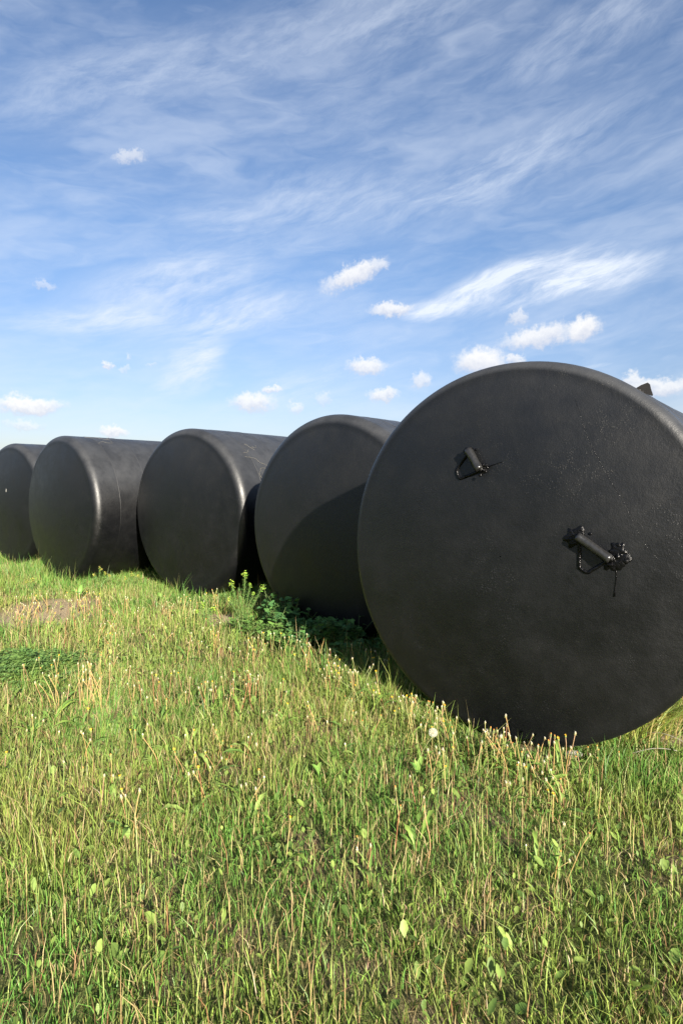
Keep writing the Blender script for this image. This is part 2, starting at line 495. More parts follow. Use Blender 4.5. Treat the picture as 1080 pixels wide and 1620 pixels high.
LABELS = ["nearest black tank, its big round head carrying two tarred lifting eyes",
          "black tank just behind the nearest one, a diagonal shadow edge crossing its head",
          "black tank with pale straw strands on its shell, standing behind the tall flowering weed",
          "black tank with a bright sunlit rim down its head, behind the bare soil patch",
          "farthest black tank of the row, a white fleck on its head"]
tanks = []
for i, (tx, ty, t, zc) in enumerate(TANKS):
    e = empty('storage_tank', (tx, ty, zc - R), -rad(t))
    tag(e, LABELS[i], 'tank', 'black storage tanks lying in a row on the grass')
    ph = 1.3 * i + 0.4
    seams = [0.30, 0.80, 2.3, 3.8, 5.3] if i else [0.012, 0.33, 1.8, 3.3, 4.8]
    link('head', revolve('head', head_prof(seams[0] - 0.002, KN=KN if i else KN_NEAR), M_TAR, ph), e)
    ends = seams + [TLEN]
    for k in range(len(seams)):
        a, b = ends[k], ends[k + 1]
        d = 0.0015 if k % 2 == 0 else -0.0015
        ss = np.linspace(a + 0.002, b - 0.002, max(4, int((b - a) / 0.12)))
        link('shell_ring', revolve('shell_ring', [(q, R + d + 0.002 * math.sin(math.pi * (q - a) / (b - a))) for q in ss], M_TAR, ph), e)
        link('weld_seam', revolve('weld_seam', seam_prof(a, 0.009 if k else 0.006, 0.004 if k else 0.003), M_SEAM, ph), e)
    back = [(TLEN + (-y), r) for (y, r) in head_prof(0.0)][::-1]
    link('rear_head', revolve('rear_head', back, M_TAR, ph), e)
    tanks.append(e)

# --- lifting eyes on the nearest head
def on_head(x, h, out=0.0, kn=KN_NEAR, ph=0.4):
    y = head_y(x, h, kn)
    return Vector((x, y + float(wob(x, y, h, ph)) - out, h + R))

def smooth_path(pts, n=5):
    o = []
    P = [Vector(p) for p in pts]
    for i in range(len(P) - 1):
        a, b, c, d = P[max(i - 1, 0)], P[i], P[i + 1], P[min(i + 2, len(P) - 1)]
        for k in range(n):
            t = k / n
            o.append(0.5 * ((2 * b) + (c - a) * t + (2 * a - 5 * b + 4 * c - d) * t * t + (3 * b - a - 3 * c + d) * t ** 3))
    o.append(P[-1])
    return o

def splash(pts, seed, lumps=14, th=0.006):
    """a flat, ragged tar patch lying on the head: pts = list of (x, h, radius)"""
    rnd = random.Random(seed)
    g = Geo()
    for (x, h, r0) in pts:
        n = 22
        r0 = r0 * 1.1
        k1, k2, p1, p2 = rnd.randint(3, 5), rnd.randint(6, 9), rnd.uniform(0, 6), rnd.uniform(0, 6)
        rr = [r0 * (1 + 0.22 * math.sin(k1 * 2 * math.pi * k / n + p1) + 0.09 * math.sin(k2 * 2 * math.pi * k / n + p2) + rnd.uniform(-.04, .04)) for k in range(n)]
        vs = [on_head(x, h, th)]
        for q, o in ((0.55, th), (0.88, th * 0.7), (1.0, -0.006)):
            for k in range(n):
                a = 2 * math.pi * k / n
                vs.append(on_head(x + rr[k] * q * math.cos(a), h + rr[k] * q * math.sin(a), o * (1 if q == 1 else rnd.uniform(.8, 1.3))))
        fs = [(0, 1 + k, 1 + (k + 1) % n) for k in range(n)]
        for j in range(2):
            for k in range(n):
                a = 1 + j * n
                fs.append((a + k, a + n + k, a + n + (k + 1) % n, a + (k + 1) % n))
        g.add(vs, fs)
    for _ in range(lumps):
        x, h, r0 = rnd.choice(pts)
        a, q = rnd.uniform(0, 6.28), math.sqrt(rnd.random()) * r0 * 0.85
        r = rnd.uniform(0.006, 0.015)
        p = on_head(x + q * math.cos(a), h + q * math.sin(a), 0.004)
        g.blob(p, (r * 1.3, r * 0.4, r), n=9, m=5, jit=0.15, rnd=rnd)
    return g.mesh('tar_splash', M_WET)

def lifting_eye(p0, p1, corner_pts, splashes, drip, seed, lift0, lift1, rp):
    rnd = random.Random(seed)
    g = Geo()
    path = [on_head(p0[0], p0[1], 0.008)] + [on_head(x, h, 0.0) for (x, h) in corner_pts] + [on_head(p1[0], p1[1], 0.014)]
    g.tube(smooth_path(path, 6), 0.0105, 8)
    # stub walls that carry the pipe clear of the head
    a0, a1 = on_head(*p0, 0), on_head(*p1, 0)
    b0, b1 = on_head(*p0, lift0), on_head(*p1, lift1)
    g.tube([a0, b0], [0.02, 0.015], 8)
    g.tube([a1, b1], [0.024, 0.017], 8)
    eye = link('lifting_eye', g.mesh('bracket', M_WET), tanks[0])
    g = Geo()
    ax = (b1 - b0).normalized()
    n = 14
    ref = ax.cross(Vector((0, 1, 0))).normalized()
    up = ax.cross(ref)
    L = (b1 - b0).length
    vs, fs = [], []
    prof = [(-0.004, rp * 0.72), (-0.004, rp), (0.01, rp * 1.03)] + [(q, rp * (1 + 0.02 * math.sin(9 * q / L))) for q in np.linspace(0.1, 0.9, 6) * L] + [(L - 0.01, rp * 1.05), (L + 0.006, rp * 1.0), (L + 0.006, rp * 0.7)]
    for (q, r) in prof:
        for k in range(n):
            th = 2 * math.pi * k / n
            vs.append(b0 + ax * q + (ref * math.cos(th) + up * math.sin(th)) * r * (1 + rnd.uniform(-.10, .08)))
    for j in range(len(prof) - 1):
        for k in range(n):
            fs.append((j * n + k, j * n + (k + 1) % n, (j + 1) * n + (k + 1) % n, (j + 1) * n + k))
    fs.append(tuple(range(n))[::-1]); fs.append(tuple((len(prof) - 1) * n + k for k in range(n)))
    g.add(vs, fs)
    link('pipe_sleeve', g.mesh('pipe_sleeve', M_WETPIPE), eye)
    for k, sp in enumerate((splashes[:2], splashes[2:]) if len(splashes) > 3 else ([q] for q in splashes)):
        link('tar_splash', splash(list(sp), seed + k, len(sp)), eye)
    g = Geo()
    for _ in range(14):   # lumps of brushed-on tar round the welds
        c = p1 if rnd.random() < 0.75 else p0
        lf = lift1 if c is p1 else lift0
        r = rnd.uniform(0.006, 0.014)
        g.blob(on_head(c[0] + rnd.gauss(0, 0.022), c[1] + rnd.gauss(0, 0.018), rnd.uniform(0.0, lf)), (r * rnd.uniform(.9, 1.6), r * 0.55, r), n=8, m=5, jit=0.18, rnd=rnd)
    link('tar_lumps', g.mesh('tar_lumps', M_WET), eye)['kind'] = 'stuff'
    if drip:
        g = Geo()
        x0, h0, h1 = drip
        g.tube([on_head(x0 + 0.004 * math.sin(5 * q), h0 + (h1 - h0) * q, 0.001) for q in np.linspace(0, 1, 7)], [0.005, 0.004, 0.0035, 0.003, 0.003, 0.0035, 0.006], 6)
        link('tar_drip', g.mesh('tar_drip', M_WET), eye)

M_WETPIPE = simple('tarred_pipe', (0.004, 0.004, 0.004), 0.27, (0.026, 0.026, 0.026), 70.0)
lifting_eye((0.459, 0.150), (0.628, 0.036), [(0.462, 0.06), (0.464, -0.018), (0.472, -0.035), (0.507, -0.052), (0.53, -0.038), (0.59, 0.006)],
            [(0.425, 0.135, 0.048), (0.455, 0.168, 0.036), (0.660, 0.080, 0.042), (0.668, 0.030, 0.048), (0.628, 0.010, 0.042), (0.700, 0.035, 0.026)], (0.652, 0.0, -0.175), 5, 0.034, 0.042, 0.026)
lifting_eye((-0.222, 0.656), (-0.136, 0.536), [(-0.29, 0.57), (-0.312, 0.528), (-0.300, 0.495), (-0.284, 0.478), (-0.26, 0.486), (-0.19, 0.510)],
            [(-0.140, 0.528, 0.026), (-0.235, 0.648, 0.030)], None, 9, 0.036, 0.046, 0.026)
# dragged tar streak beside the upper eye, and the long faint scratch across the head
g = Geo()
g.tube(smooth_path([on_head(-0.11, 0.545, 0.0), on_head(-0.06, 0.562, 0.0005), on_head(0.001, 0.58, -0.001)], 4), [0.004] * 4 + [0.003] * 4 + [0.001], 6)
link('tar_streak', g.mesh('tar_streak', M_WET), tanks[0])
g = Geo()
g.tube(smooth_path([on_head(*q, -0.0003) for q in [(0.405, 0.93), (0.416, 0.892), (0.481, 0.711), (0.545, 0.585), (0.614, 0.458), (0.688, 0.329), (0.769, 0.163), (0.861, 0.035)]], 6), 0.0009, 6)
link('scratch_ridge', g.mesh('scratch_ridge', M_WET), tanks[0])

# lug welded on the shell shoulder of the nearest tank
def shell_pt(s, deg, out=0.0):
    return Vector(((R + out) * math.cos(rad(deg)), s, R + (R + out) * math.sin(rad(deg))))
def make_lug():
    g = Geo()
    prof = [(0, -.015), (0, .005), (.012, .029), (.033, .056), (.046, .054), (.068, .034), (.094, .014), (.095, .006), (.066, .001), (.060, -.015)]
    D0 = 55.5
    rd = Vector((math.cos(rad(D0)), 0, math.sin(rad(D0))))
    tn = Vector((math.sin(rad(D0)), 0, -math.cos(rad(D0))))
    c0 = shell_pt(0.11, D0, 0.0)
    fr = [c0 + tn * a + rd * o for (a, o) in prof]
    bk = [q + Vector((0, 0.016, 0)) for q in fr]
    n = len(prof)
    fs = [tuple(range(n)), tuple(range(2 * n - 1, n - 1, -1))] + [(k, k + n, (k + 1) % n + n, (k + 1) % n) for k in range(n)]
    g.add(fr + bk, fs)
    rnd = random.Random(3)
    for _ in range(10):
        r = rnd.uniform(0.008, 0.016)
        g.blob(shell_pt(rnd.uniform(0.105, 0.13), D0 - rnd.uniform(0, 2.8), 0.0), (r, r, r * 0.6), jit=0.3, rnd=rnd)
    link('top_lug', g.mesh('top_lug', M_LUG, False), tanks[0])
make_lug()

# pale flecks and strands stuck on the tanks
def fleck(ti, x, h, r, seed):
    rnd = random.Random(seed)
    g = Geo()
    n = 9
    kn = KN if ti else KN_NEAR
    ph = 1.3 * ti + 0.4
    vs = [on_head(x, h, 0.004, kn, ph)] + [on_head(x + r * rnd.uniform(.5, 1.2) * math.cos(6.283 * k / n) * 0.6, h + r * rnd.uniform(.6, 1.3) * math.sin(6.283 * k / n), -0.001, kn, ph) for k in range(n)]
    g.add(vs, [(0, 1 + k, 1 + (k + 1) % n) for k in range(n)])
    link('pale_fleck', g.mesh('pale_fleck', M_PALE), tanks[ti])
fleck(4, 0.06, 0.26, 0.045, 1)
def straw_strand(ti, s, deg, seed, n=9, step=0.035, label=None):
    rnd = random.Random(seed)
    g = Geo()
    for _ in range(3):
        a, ss, dg = rnd.uniform(0, 6.28), s + rnd.uniform(-.08, .08), deg + rnd.uniform(-4, 4)
        pts = []
        for k in range(n):
            pts.append(shell_pt(ss, dg, 0.005 + 0.004 * rnd.random()))
            a += rnd.uniform(-0.9, 0.9)
            ss += step * math.cos(a); dg += math.degrees(step * math.sin(a) / R)
        g.tube(smooth_path(pts, 3), 0.0013, 4)
    me = g.mesh('dry_straw', M_STRAW)
    e = tanks[ti]
    o = link('dry_straw', me)
    o.matrix_world = Matrix.Translation(e.location) @ Matrix.Rotation(e.rotation_euler.z, 4, 'Z')
    tag(o, label, 'straw')
straw_strand(2, 0.50, 32, 61, 10, 0.04, "pale curly dry straw stuck low on the sunlit shell of the third tank")
straw_strand(2, 0.42, 50, 62, 7, 0.03, "thin pale straw bits higher up on the shell of the third tank")
straw_strand(3, 0.62, 68, 63, 9, 0.05, "wispy pale straw strands near the top of the fourth tank's shell")

# ------------------------------------------------------------------ grass (uncountable)
def tank_clear(x, y):
    """free height above the ground below the tanks (large where there is none); s<0 side in front of a head gets a margin"""
    free = np.full(x.shape, 9.0)
    near = np.full(x.shape, 9.0)      # distance in front of the closest head
    side = np.full(x.shape, 9.0)
    for (tx, ty, t, zc) in TANKS:
        u = (math.sin(rad(t)), math.cos(rad(t)))
        s = (x - tx) * u[0] + (y - ty) * u[1]
        q = (x - tx) * u[1] - (y - ty) * u[0]
        ins = (s > -0.17) & (s < TLEN + .2) & (np.abs(q) < R)
        fh = R - np.sqrt(np.maximum(R * R - q * q, 0))
        fh = fh + np.where(s < 0.05, 0.02, 0)
        free = np.where(ins, np.minimum(free, fh), free)
        d = np.maximum(-s - 0.15, 0) + np.maximum(np.abs(q) - R * 0.9, 0) * 1.2
        d = np.where(s > 0.0, np.maximum(np.abs(q) - 0.55, 0) * 1.0, d)
        near = np.minimum(near, d)
    return free, near

def nz2(x, y, f, ph):
    return 0.5 + 0.25 * (np.sin(f * x + ph) * np.cos(f * 1.13 * y - ph * 1.7) + np.sin(f * 0.63 * x - f * 0.81 * y + 2.1 * ph) * 0.6 + np.sin(f * 1.9 * x + f * 1.7 * y + 0.7 * ph) * 0.5)

CLOVER = (-2.78, 5.05, 0.62, 0.46)

def dirt_mask(x, y):
    m = np.zeros(x.shape)
    for (a, b, c, d) in DIRT:
        rr = np.sqrt(((x - a) / c) ** 2 + ((y - b) / d) ** 2) + 0.5 * (nz2(x, y, 9.0, a) - 0.5)
        m = np.maximum(m, np.clip(1.4 - rr, 0, 1))
    return m

def scatter(n, y0, y1, margin=0.35, xmin=None, xmax=None):
    """points on the meadow inside the view wedge (plus a margin), weighted so that near ground is denser"""
    t = rng.random(n)
    y = y0 + (y1 - y0) * t
    hw = 0.571 * y + margin
    x = (rng.random(n) * 2 - 1) * hw
    keep = rng.random(n) < hw / (0.571 * y1 + margin)
    return x[keep], y[keep]

def shadow_zone(x, y):
    """weedy ground between the first two tanks, where the leafy plants grow and grass is thin"""
    return np.clip(1.3 - np.sqrt(((x + 0.35) / 0.85) ** 2 + ((y - 6.2) / 0.9) ** 2), 0, 1)

def blades(x, y, h, wd, lean, az, col, tipcol, face=None):
    n = len(x)
    z = gh(x, y) - 0.004
    fa = rng.random(n) * np.pi * 2 if face is None else face
    wx, wy = np.cos(fa) * wd / 2, np.sin(fa) * wd / 2
    lx, ly = np.cos(az) * lean, np.sin(az) * lean
    V = np.zeros((n, 5, 3))
    hh = np.sqrt(np.maximum(h * h - lean * lean * 0.8, (0.25 * h) ** 2))
    V[:, 0] = np.stack([x - wx, y - wy, z], 1)
    V[:, 1] = np.stack([x + wx, y + wy, z], 1)
    mx, my, mz = x + lx * .28, y + ly * .28, z + hh * .58
    V[:, 2] = np.stack([mx - wx * .85, my - wy * .85, mz], 1)
    V[:, 3] = np.stack([mx + wx * .85, my + wy * .85, mz], 1)
    V[:, 4] = np.stack([x + lx, y + ly, z + hh], 1)
    b = np.arange(n)[:, None] * 5
    F4 = b + np.array([[0, 1, 3, 2]])
    F3 = b + np.array([[2, 3, 4]])
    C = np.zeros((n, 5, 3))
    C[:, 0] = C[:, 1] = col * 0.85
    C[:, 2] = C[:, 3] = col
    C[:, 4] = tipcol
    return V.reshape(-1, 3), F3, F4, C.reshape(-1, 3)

def join(parts):
    V, F3, F4, C, b = [], [], [], [], 0
    for (v, f3, f4, c) in parts:
        V.append(v); F3.append(f3 + b); F4.append(f4 + b); C.append(c); b += len(v)
    return np.concatenate(V), np.concatenate(F3), np.concatenate(F4), np.concatenate(C)

FRESH = np.array([0.125, 0.285, 0.050])
LIME = np.array([0.320, 0.395, 0.085])
OLIVE = np.array([0.250, 0.290, 0.080])
STRAWC = np.array([0.47, 0.38, 0.19])
REDDY = np.array([0.25, 0.125, 0.060])

def lerp(a, b, t):
    return a[None, :] * (1 - t[:, None]) + b[None, :] * t[:, None]

def grass_layer(n, y0, y1, margin, hmin, hmax, wmin, wmax, dry, dens_soil=1.0):
    x, y = scatter(n, y0, y1, margin)
    # two thirds of the blades grow in tufts and lean out of them
    nt = max(8, int(n / 17))
    cx, cy = scatter(nt, y0, y1, margin)
    tuft = rng.random(len(x)) < 0.66
    ti = rng.integers(0, len(cx), len(x))
    ox, oy = rng.normal(0, 1, len(x)), rng.normal(0, 1, len(x))
    sg = (0.016 + 0.022 * rng.random(len(cx)))[ti] * (1 + y / 12)
    x = np.where(tuft, cx[ti] + ox * sg, x); y = np.where(tuft, cy[ti] + oy * sg, y)
    taz = np.where(tuft, np.arctan2(oy, ox) + rng.normal(0, .55, len(x)), rng.random(len(x)) * np.pi * 2)
    tq = np.where(tuft, rng.normal(0, .25, len(cx))[ti], 0.0)
    th = np.where(tuft, np.exp(rng.normal(0, .3, len(cx)))[ti], 1.0)
    free, near = tank_clear(x, y)
    dm = dirt_mask(x, y)
    patch = nz2(x, y, 1.6, 0.7)
    fine = nz2(x, y, 6.5, 2.9)
    inclover = ((x - CLOVER[0]) / CLOVER[2]) ** 2 + ((y - CLOVER[1]) / CLOVER[3]) ** 2 < 1
    sz = shadow_zone(x, y)
    keep = (rng.random(len(x)) > np.clip(dm * 1.5, 0, .985)) & (free > 0.035) & (rng.random(len(x)) < 0.30 + 0.95 * fine) & ~(inclover & (rng.random(len(x)) < 0.2)) & (rng.random(len(x)) > sz * 0.75)
    x, y, free, near, patch, fine, taz, tq, th = [a[keep] for a in (x, y, free, near, patch, fine, taz, tq, th)]
    m = len(x)
    r = rng.random(m)
    tall = np.clip(1 - near / 0.6, 0, 1) * np.where(y > 4.3, 1.25, 0.6)
    h = hmin + (hmax - hmin) * r ** 1.7
    h = h * th * (0.55 + 0.9 * patch) * (1 + 0.75 * tall * rng.random(m))
    h = np.minimum(h, np.maximum(free * 0.9, 0.03))
    wd = wmin + (wmax - wmin) * rng.random(m)
    lean = h * (0.10 + 0.78 * rng.random(m) ** 1.3)
    az = taz
    q = np.clip(nz2(x, y, 2.3, 4.4) * 1.55 - 0.36 + tq + rng.normal(0, .16, m) - 0.6 * tall, 0, 1)
    col = lerp(FRESH, LIME, q)
    col = col * (1 - 0.35 * (rng.random(m) < 0.3))[:, None]
    ol = rng.random(m) < 0.22
    col[ol] = OLIVE * (0.8 + 0.4 * rng.random(ol.sum()))[:, None]
    dr = rng.random(m) < dry * (0.5 + 1.1 * nz2(x, y, 3.1, 8.2)) * (1 - 0.7 * tall)
    col[dr] = lerp(STRAWC, REDDY, np.clip(rng.random(dr.sum()) ** 2.2, 0, 1))
    col *= (0.62 + 0.62 * rng.random(m))[:, None]
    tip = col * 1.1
    brn = rng.random(m) < 0.25
    tip[brn] = 0.5 * tip[brn] + 0.5 * STRAWC
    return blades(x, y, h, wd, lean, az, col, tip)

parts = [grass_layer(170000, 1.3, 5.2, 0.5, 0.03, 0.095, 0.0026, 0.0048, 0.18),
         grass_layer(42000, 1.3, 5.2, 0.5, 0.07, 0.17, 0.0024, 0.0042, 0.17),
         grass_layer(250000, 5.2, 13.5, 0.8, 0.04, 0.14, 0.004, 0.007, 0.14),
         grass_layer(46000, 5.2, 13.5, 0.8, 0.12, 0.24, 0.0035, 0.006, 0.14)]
# sparse grass beside the wedge and beyond the tanks
def rim(n, x0, x1, y0, y1):
    x = x0 + (x1 - x0) * rng.random(n); y = y0 + (y1 - y0) * rng.random(n)
    k = np.abs(x) > 0.571 * y + 0.4
    x, y = x[k], y[k]
    free, near = tank_clear(x, y)
    k = free > 0.05
    x, y = x[k], y[k]
    m = len(x)
    h = 0.04 + 0.1 * rng.random(m) ** 1.5
    col = lerp(FRESH, LIME, np.clip(nz2(x, y, 2.3, 4.4) * 1.5 - .3 + rng.normal(0, .2, m), 0, 1)) * (0.62 + 0.6 * rng.random(m))[:, None]
    dr = rng.random(m) < .15
    col[dr] = STRAWC * .9
    return blades(x, y, h, 0.0045 + 0.004 * rng.random(m), h * 0.7 * rng.random(m), rng.random(m) * 6.28, col, col)
parts.append(rim(150000, -9, 5.5, 0.2, 9))
parts.append(rim(50000, -16, -5, 6, 16))
go = link('grass', np_mesh('grass', *join(parts), M_GRASS))
tag(go, 'sunlit yellow green meadow grass round the black tanks', 'grass', kind='stuff')

# dry thatch lying between the blades
x, y = scatter(38000, 1.3, 9.5, 0.5)
free, near = tank_clear(x, y)
k = (free > 0.05) & (rng.random(len(x)) < 0.25 + 0.9 * nz2(x, y, 3.1, 8.2)) & (rng.random(len(x)) > shadow_zone(x, y) * 0.8)
x, y = x[k], y[k]
m = len(x)
h = 0.03 + 0.09 * rng.random(m) ** 1.5
col = lerp(STRAWC, REDDY, rng.random(m) ** 2.5) * (0.6 + 0.5 * rng.random(m))[:, None]
tag(link('dry_thatch', np_mesh('dry_thatch', *blades(x, y, h, 0.0022 + 0.002 * rng.random(m), h * (0.75 + 0.3 * rng.random(m)), rng.random(m) * 6.28, col, col), M_GRASS)),
    'straw coloured dead grass lying between the green blades', 'dead grass', kind='stuff')

# thin dry upright stems standing through the grass
x, y = scatter(11000, 1.4, 8.6, 0.5)
free, near = tank_clear(x, y)
k = (free > 0.3) & (rng.random(len(x)) < np.clip(nz2(x, y, 2.7, 3.3) * 1.7 - 0.35, 0.06, 1)) & (rng.random(len(x)) > shadow_zone(x, y)) & (rng.random(len(x)) > dirt_mask(x, y))
x, y = x[k], y[k]
m = len(x)
q = rng.random(m)
col = lerp(np.array([0.50, 0.39, 0.19]), REDDY * 1.2, q ** 1.6)
gk = rng.random(m) < 0.4
col[gk] = np.array([0.36, 0.40, 0.13]) * (0.8 + 0.4 * rng.random(gk.sum()))[:, None]
h = 0.09 + 0.17 * rng.random(m) ** 1.3
tag(link('dry_stems', np_mesh('dry_stems', *blades(x, y, h, 0.0022 + 0.0013 * rng.random(m), h * 0.5 * rng.random(m) ** 1.5, rng.random(m) * 6.28, col, col * 1.1, face=rng.normal(0, .5, m)), M_GRASS)),
    'thin tan and reddish dry stems standing upright through the grass', 'dry stems', kind='stuff')

# small broad leaves close to the ground
def leaflets(x, y, z, L, wd, az, pitch, col):
    n = len(x)
    ca, sa = np.cos(az), np.sin(az)
    cp, sp = np.cos(pitch), np.sin(pitch)
    V = np.zeros((n, 6, 3))
    def put(k, l, wv, lift):
        V[:, k, 0] = x + ca * cp * l * L - sa * wv * wd
        V[:, k, 1] = y + sa * cp * l * L + ca * wv * wd
        V[:, k, 2] = z + sp * l * L + lift * wd
    put(0, 0, 0, 0); put(1, .42, .5, .14); put(2, .8, .34, .10); put(3, 1, 0, -.05); put(4, .8, -.34, .10); put(5, .42, -.5, .14)
    b = np.arange(n)[:, None] * 6
    F4 = np.concatenate([b + np.array([[0, 1, 2, 3]]), b + np.array([[0, 3, 4, 5]])])
    C = np.repeat(col[:, None, :], 6, 1)
    return V.reshape(-1, 3), np.zeros((0, 3), int), F4, C.reshape(-1, 3)

x, y = scatter(46000, 1.3, 9.5, 0.5)
free, near = tank_clear(x, y)
k = (free > 0.06) & (rng.random(len(x)) < np.clip(nz2(x, y, 4.3, 5.5) * 1.5 - 0.35, 0.05, 1)) & (rng.random(len(x)) > np.clip(dirt_mask(x, y) * 1.5, 0, .96)) & (rng.random(len(x)) > shadow_zone(x, y) * 0.7)
x, y = x[k], y[k]
m = len(x)
col = lerp(np.array([0.09, 0.16, 0.035]), np.array([0.25, 0.33, 0.075]), rng.random(m)) * (0.8 + 0.4 * rng.random(m))[:, None]
L = 0.018 + 0.045 * rng.random(m) ** 2
tag(link('ground_leaves', np_mesh('ground_leaves', *leaflets(x, y, gh(x, y) + 0.01 + 0.045 * rng.random(m), L, L * (0.35 + 0.3 * rng.random(m)), rng.random(m) * 6.28, -0.1 + 1.1 * rng.random(m), col), M_LEAF)),
    'small pale green leaves of low weeds scattered in the grass', 'ground cover', kind='stuff')

# the dark clover patch at the left edge
n = 2600
a = rng.random(n) * 6.28
rr = 0.95 * np.abs(rng.normal(0, .66, n)) ** 0.85 * (1 + 0.2 * np.sin(3 * a + 1) + 0.14 * np.sin(7 * a)) * (1 + 0.22 * np.abs(rng.normal(0, 1, n)) * (rng.random(n) < .3))
x = CLOVER[0] + CLOVER[2] * rr * np.cos(a); y = CLOVER[1] + CLOVER[3] * rr * np.sin(a)
zt = gh(x, y) + (0.03 + 0.08 * np.clip(1.1 - rr, 0, 1) ** 0.5) * (0.25 + 0.95 * rng.random(n)) * (0.35 + 1.3 * nz2(x, y, 11, 1))
xs, ys, zs, azs, ls, cs = [], [], [], [], [], []
base = lerp(np.array([0.075, 0.155, 0.040]), np.array([0.175, 0.275, 0.075]), rng.random(n))
a0 = rng.random(n) * 6.28
for k in range(3):
    xs.append(x); ys.append(y); zs.append(zt); azs.append(a0 + k * 2.094 + rng.normal(0, .15, n)); cs.append(base)
xs, ys, zs, azs, cs = [np.concatenate(q) for q in (xs, ys, zs, azs, cs)]
m = len(xs)
tag(link('clover', np_mesh('clover', *leaflets(xs, ys, zs, 0.018 + 0.018 * rng.random(m), 0.015 + 0.012 * rng.random(m), azs, -0.2 + 0.9 * rng.random(m), cs), M_LEAF)),
    'dark green clover patch in the grass at the left edge', 'clover', kind='stuff')

# ------------------------------------------------------------------ dandelions gone to seed: plants of stalks, heads and leaves
TAN = (0.40, 0.27, 0.115); RED = (0.27, 0.13, 0.065); GRN = (0.24, 0.27, 0.085); BRN = (0.20, 0.12, 0.06)
stalk_me, stalk_tip = [], []
for k in range(24):
    rnd = random.Random(100 + k)
    bend, a = rnd.uniform(0.02, 0.22), rnd.uniform(0, 6.28)
    S_ = rnd.choice((-1, 1)) * rnd.uniform(0, 0.05)
    pts = []
    for j in range(7):
        t = j / 6
        d = bend * t * t + S_ * math.sin(t * 4.5)
        pts.append(Vector((d * math.cos(a), d * math.sin(a), t * math.sqrt(1 - 0.5 * bend * bend))))
    c = [TAN, RED, GRN, TAN, GRN, GRN, BRN, TAN][k % 8]
    c = tuple(q * rnd.uniform(.85, 1.15) for q in c)
    g = Geo()
    g.tube(pts, [0.0085, 0.008, 0.0075, 0.007, 0.0068, 0.0066, 0.0075], 5, c)    # unit height, scaled per stalk
    stalk_me.append(g.mesh('stalk', M_STALK)); stalk_tip.append(pts[-1])

def petals(g, n, r0, r1, z0, z1, wd, col, rnd, jit=0.2):
    for k in range(n):
        a = 2 * math.pi * k / n + rnd.uniform(-.2, .2)
        ca, sa = math.cos(a), math.sin(a)
        zz = z1 + rnd.uniform(-jit, jit) * abs(z1 - z0 + 0.002)
        g.add([(ca * r0 - sa * wd, sa * r0 + ca * wd, z0), (ca * r0 + sa * wd, sa * r0 - ca * wd, z0), (ca * r1, sa * r1, zz)], [(0, 1, 2)], col)
head_me = []
for k in range(8):
    rnd = random.Random(300 + k)
    g = Geo()
    if k in (0, 1, 2, 6):      # spent receptacle: pale knob over bracts bent down
        g.blob((0, 0, 0.004), (0.0062, 0.0062, 0.0052), (0.42, 0.35, 0.21), 6, 4, 0.1, rnd)
        petals(g, 9, 0.004, 0.011, 0.001, -0.007, 0.0018, (0.26, 0.26, 0.10), rnd)
        petals(g, 7, 0.002, 0.006, 0.006, 0.014, 0.0012, (0.7, 0.66, 0.55), rnd)
    elif k in (3, 4, 7):       # closed head: green bud with a pale or orange brush on top
        g.blob((0, 0, 0.009), (0.0058, 0.0058, 0.011), (0.20, 0.23, 0.075), 6, 4, 0.1, rnd)
        g.blob((0, 0, 0.020), (0.0042, 0.0042, 0.006), [(0.66, 0.6, 0.45), (0.55, 0.25, 0.06), (0.62, 0.57, 0.42)][k % 3], 6, 4, 0.2, rnd)
        petals(g, 8, 0.004, 0.011, 0.002, -0.004, 0.0018, (0.22, 0.24, 0.09), rnd)
    else:                      # yellow remnant
        g.blob((0, 0, 0.008), (0.006, 0.006, 0.009), (0.2, 0.24, 0.07), 6, 4, 0.1, rnd)
        petals(g, 14, 0.003, 0.009, 0.013, 0.024, 0.002, (0.75, 0.47, 0.03), rnd)
    head_me.append(g.mesh('seed_head', M_STALK, False))

def lobed_leaf(seed, L, wd, col, arch=0.25, teeth=True):
    rnd = random.Random(seed)
    g = Geo()
    n = 7
    vs, fs = [], []
    for j in range(n + 1):
        t = j / n
        wv = wd * math.sin(math.pi * min(t * 0.9 + 0.06, 1)) ** 0.8 * (0.25 + 0.85 * t)
        if teeth: wv *= (1.15 if j % 2 else 0.62)
        if j == n: wv = 0.0005
        z = L * (arch * 4 * t * (1 - t) * 0.8 + 0.35 * t)
        vs += [(t * L, -wv, z + wv * 0.35), (t * L, 0, z), (t * L, wv, z + wv * 0.35)]
    for j in range(n):
        a = 3 * j
        fs += [(a, a + 1, a + 4, a + 3), (a + 1, a + 2, a + 5, a + 4)]
    g.add(vs, fs, col)
    return g.mesh('leaf', M_LEAF)
ros_me = [lobed_leaf(400 + k, 0.10 + 0.015 * k, 0.014, [(0.14, 0.24, 0.05), (0.20, 0.30, 0.06), (0.25, 0.34, 0.085), (0.11, 0.2, 0.045)][k % 4], 0.2 + 0.08 * (k % 3)) for k in range(6)]

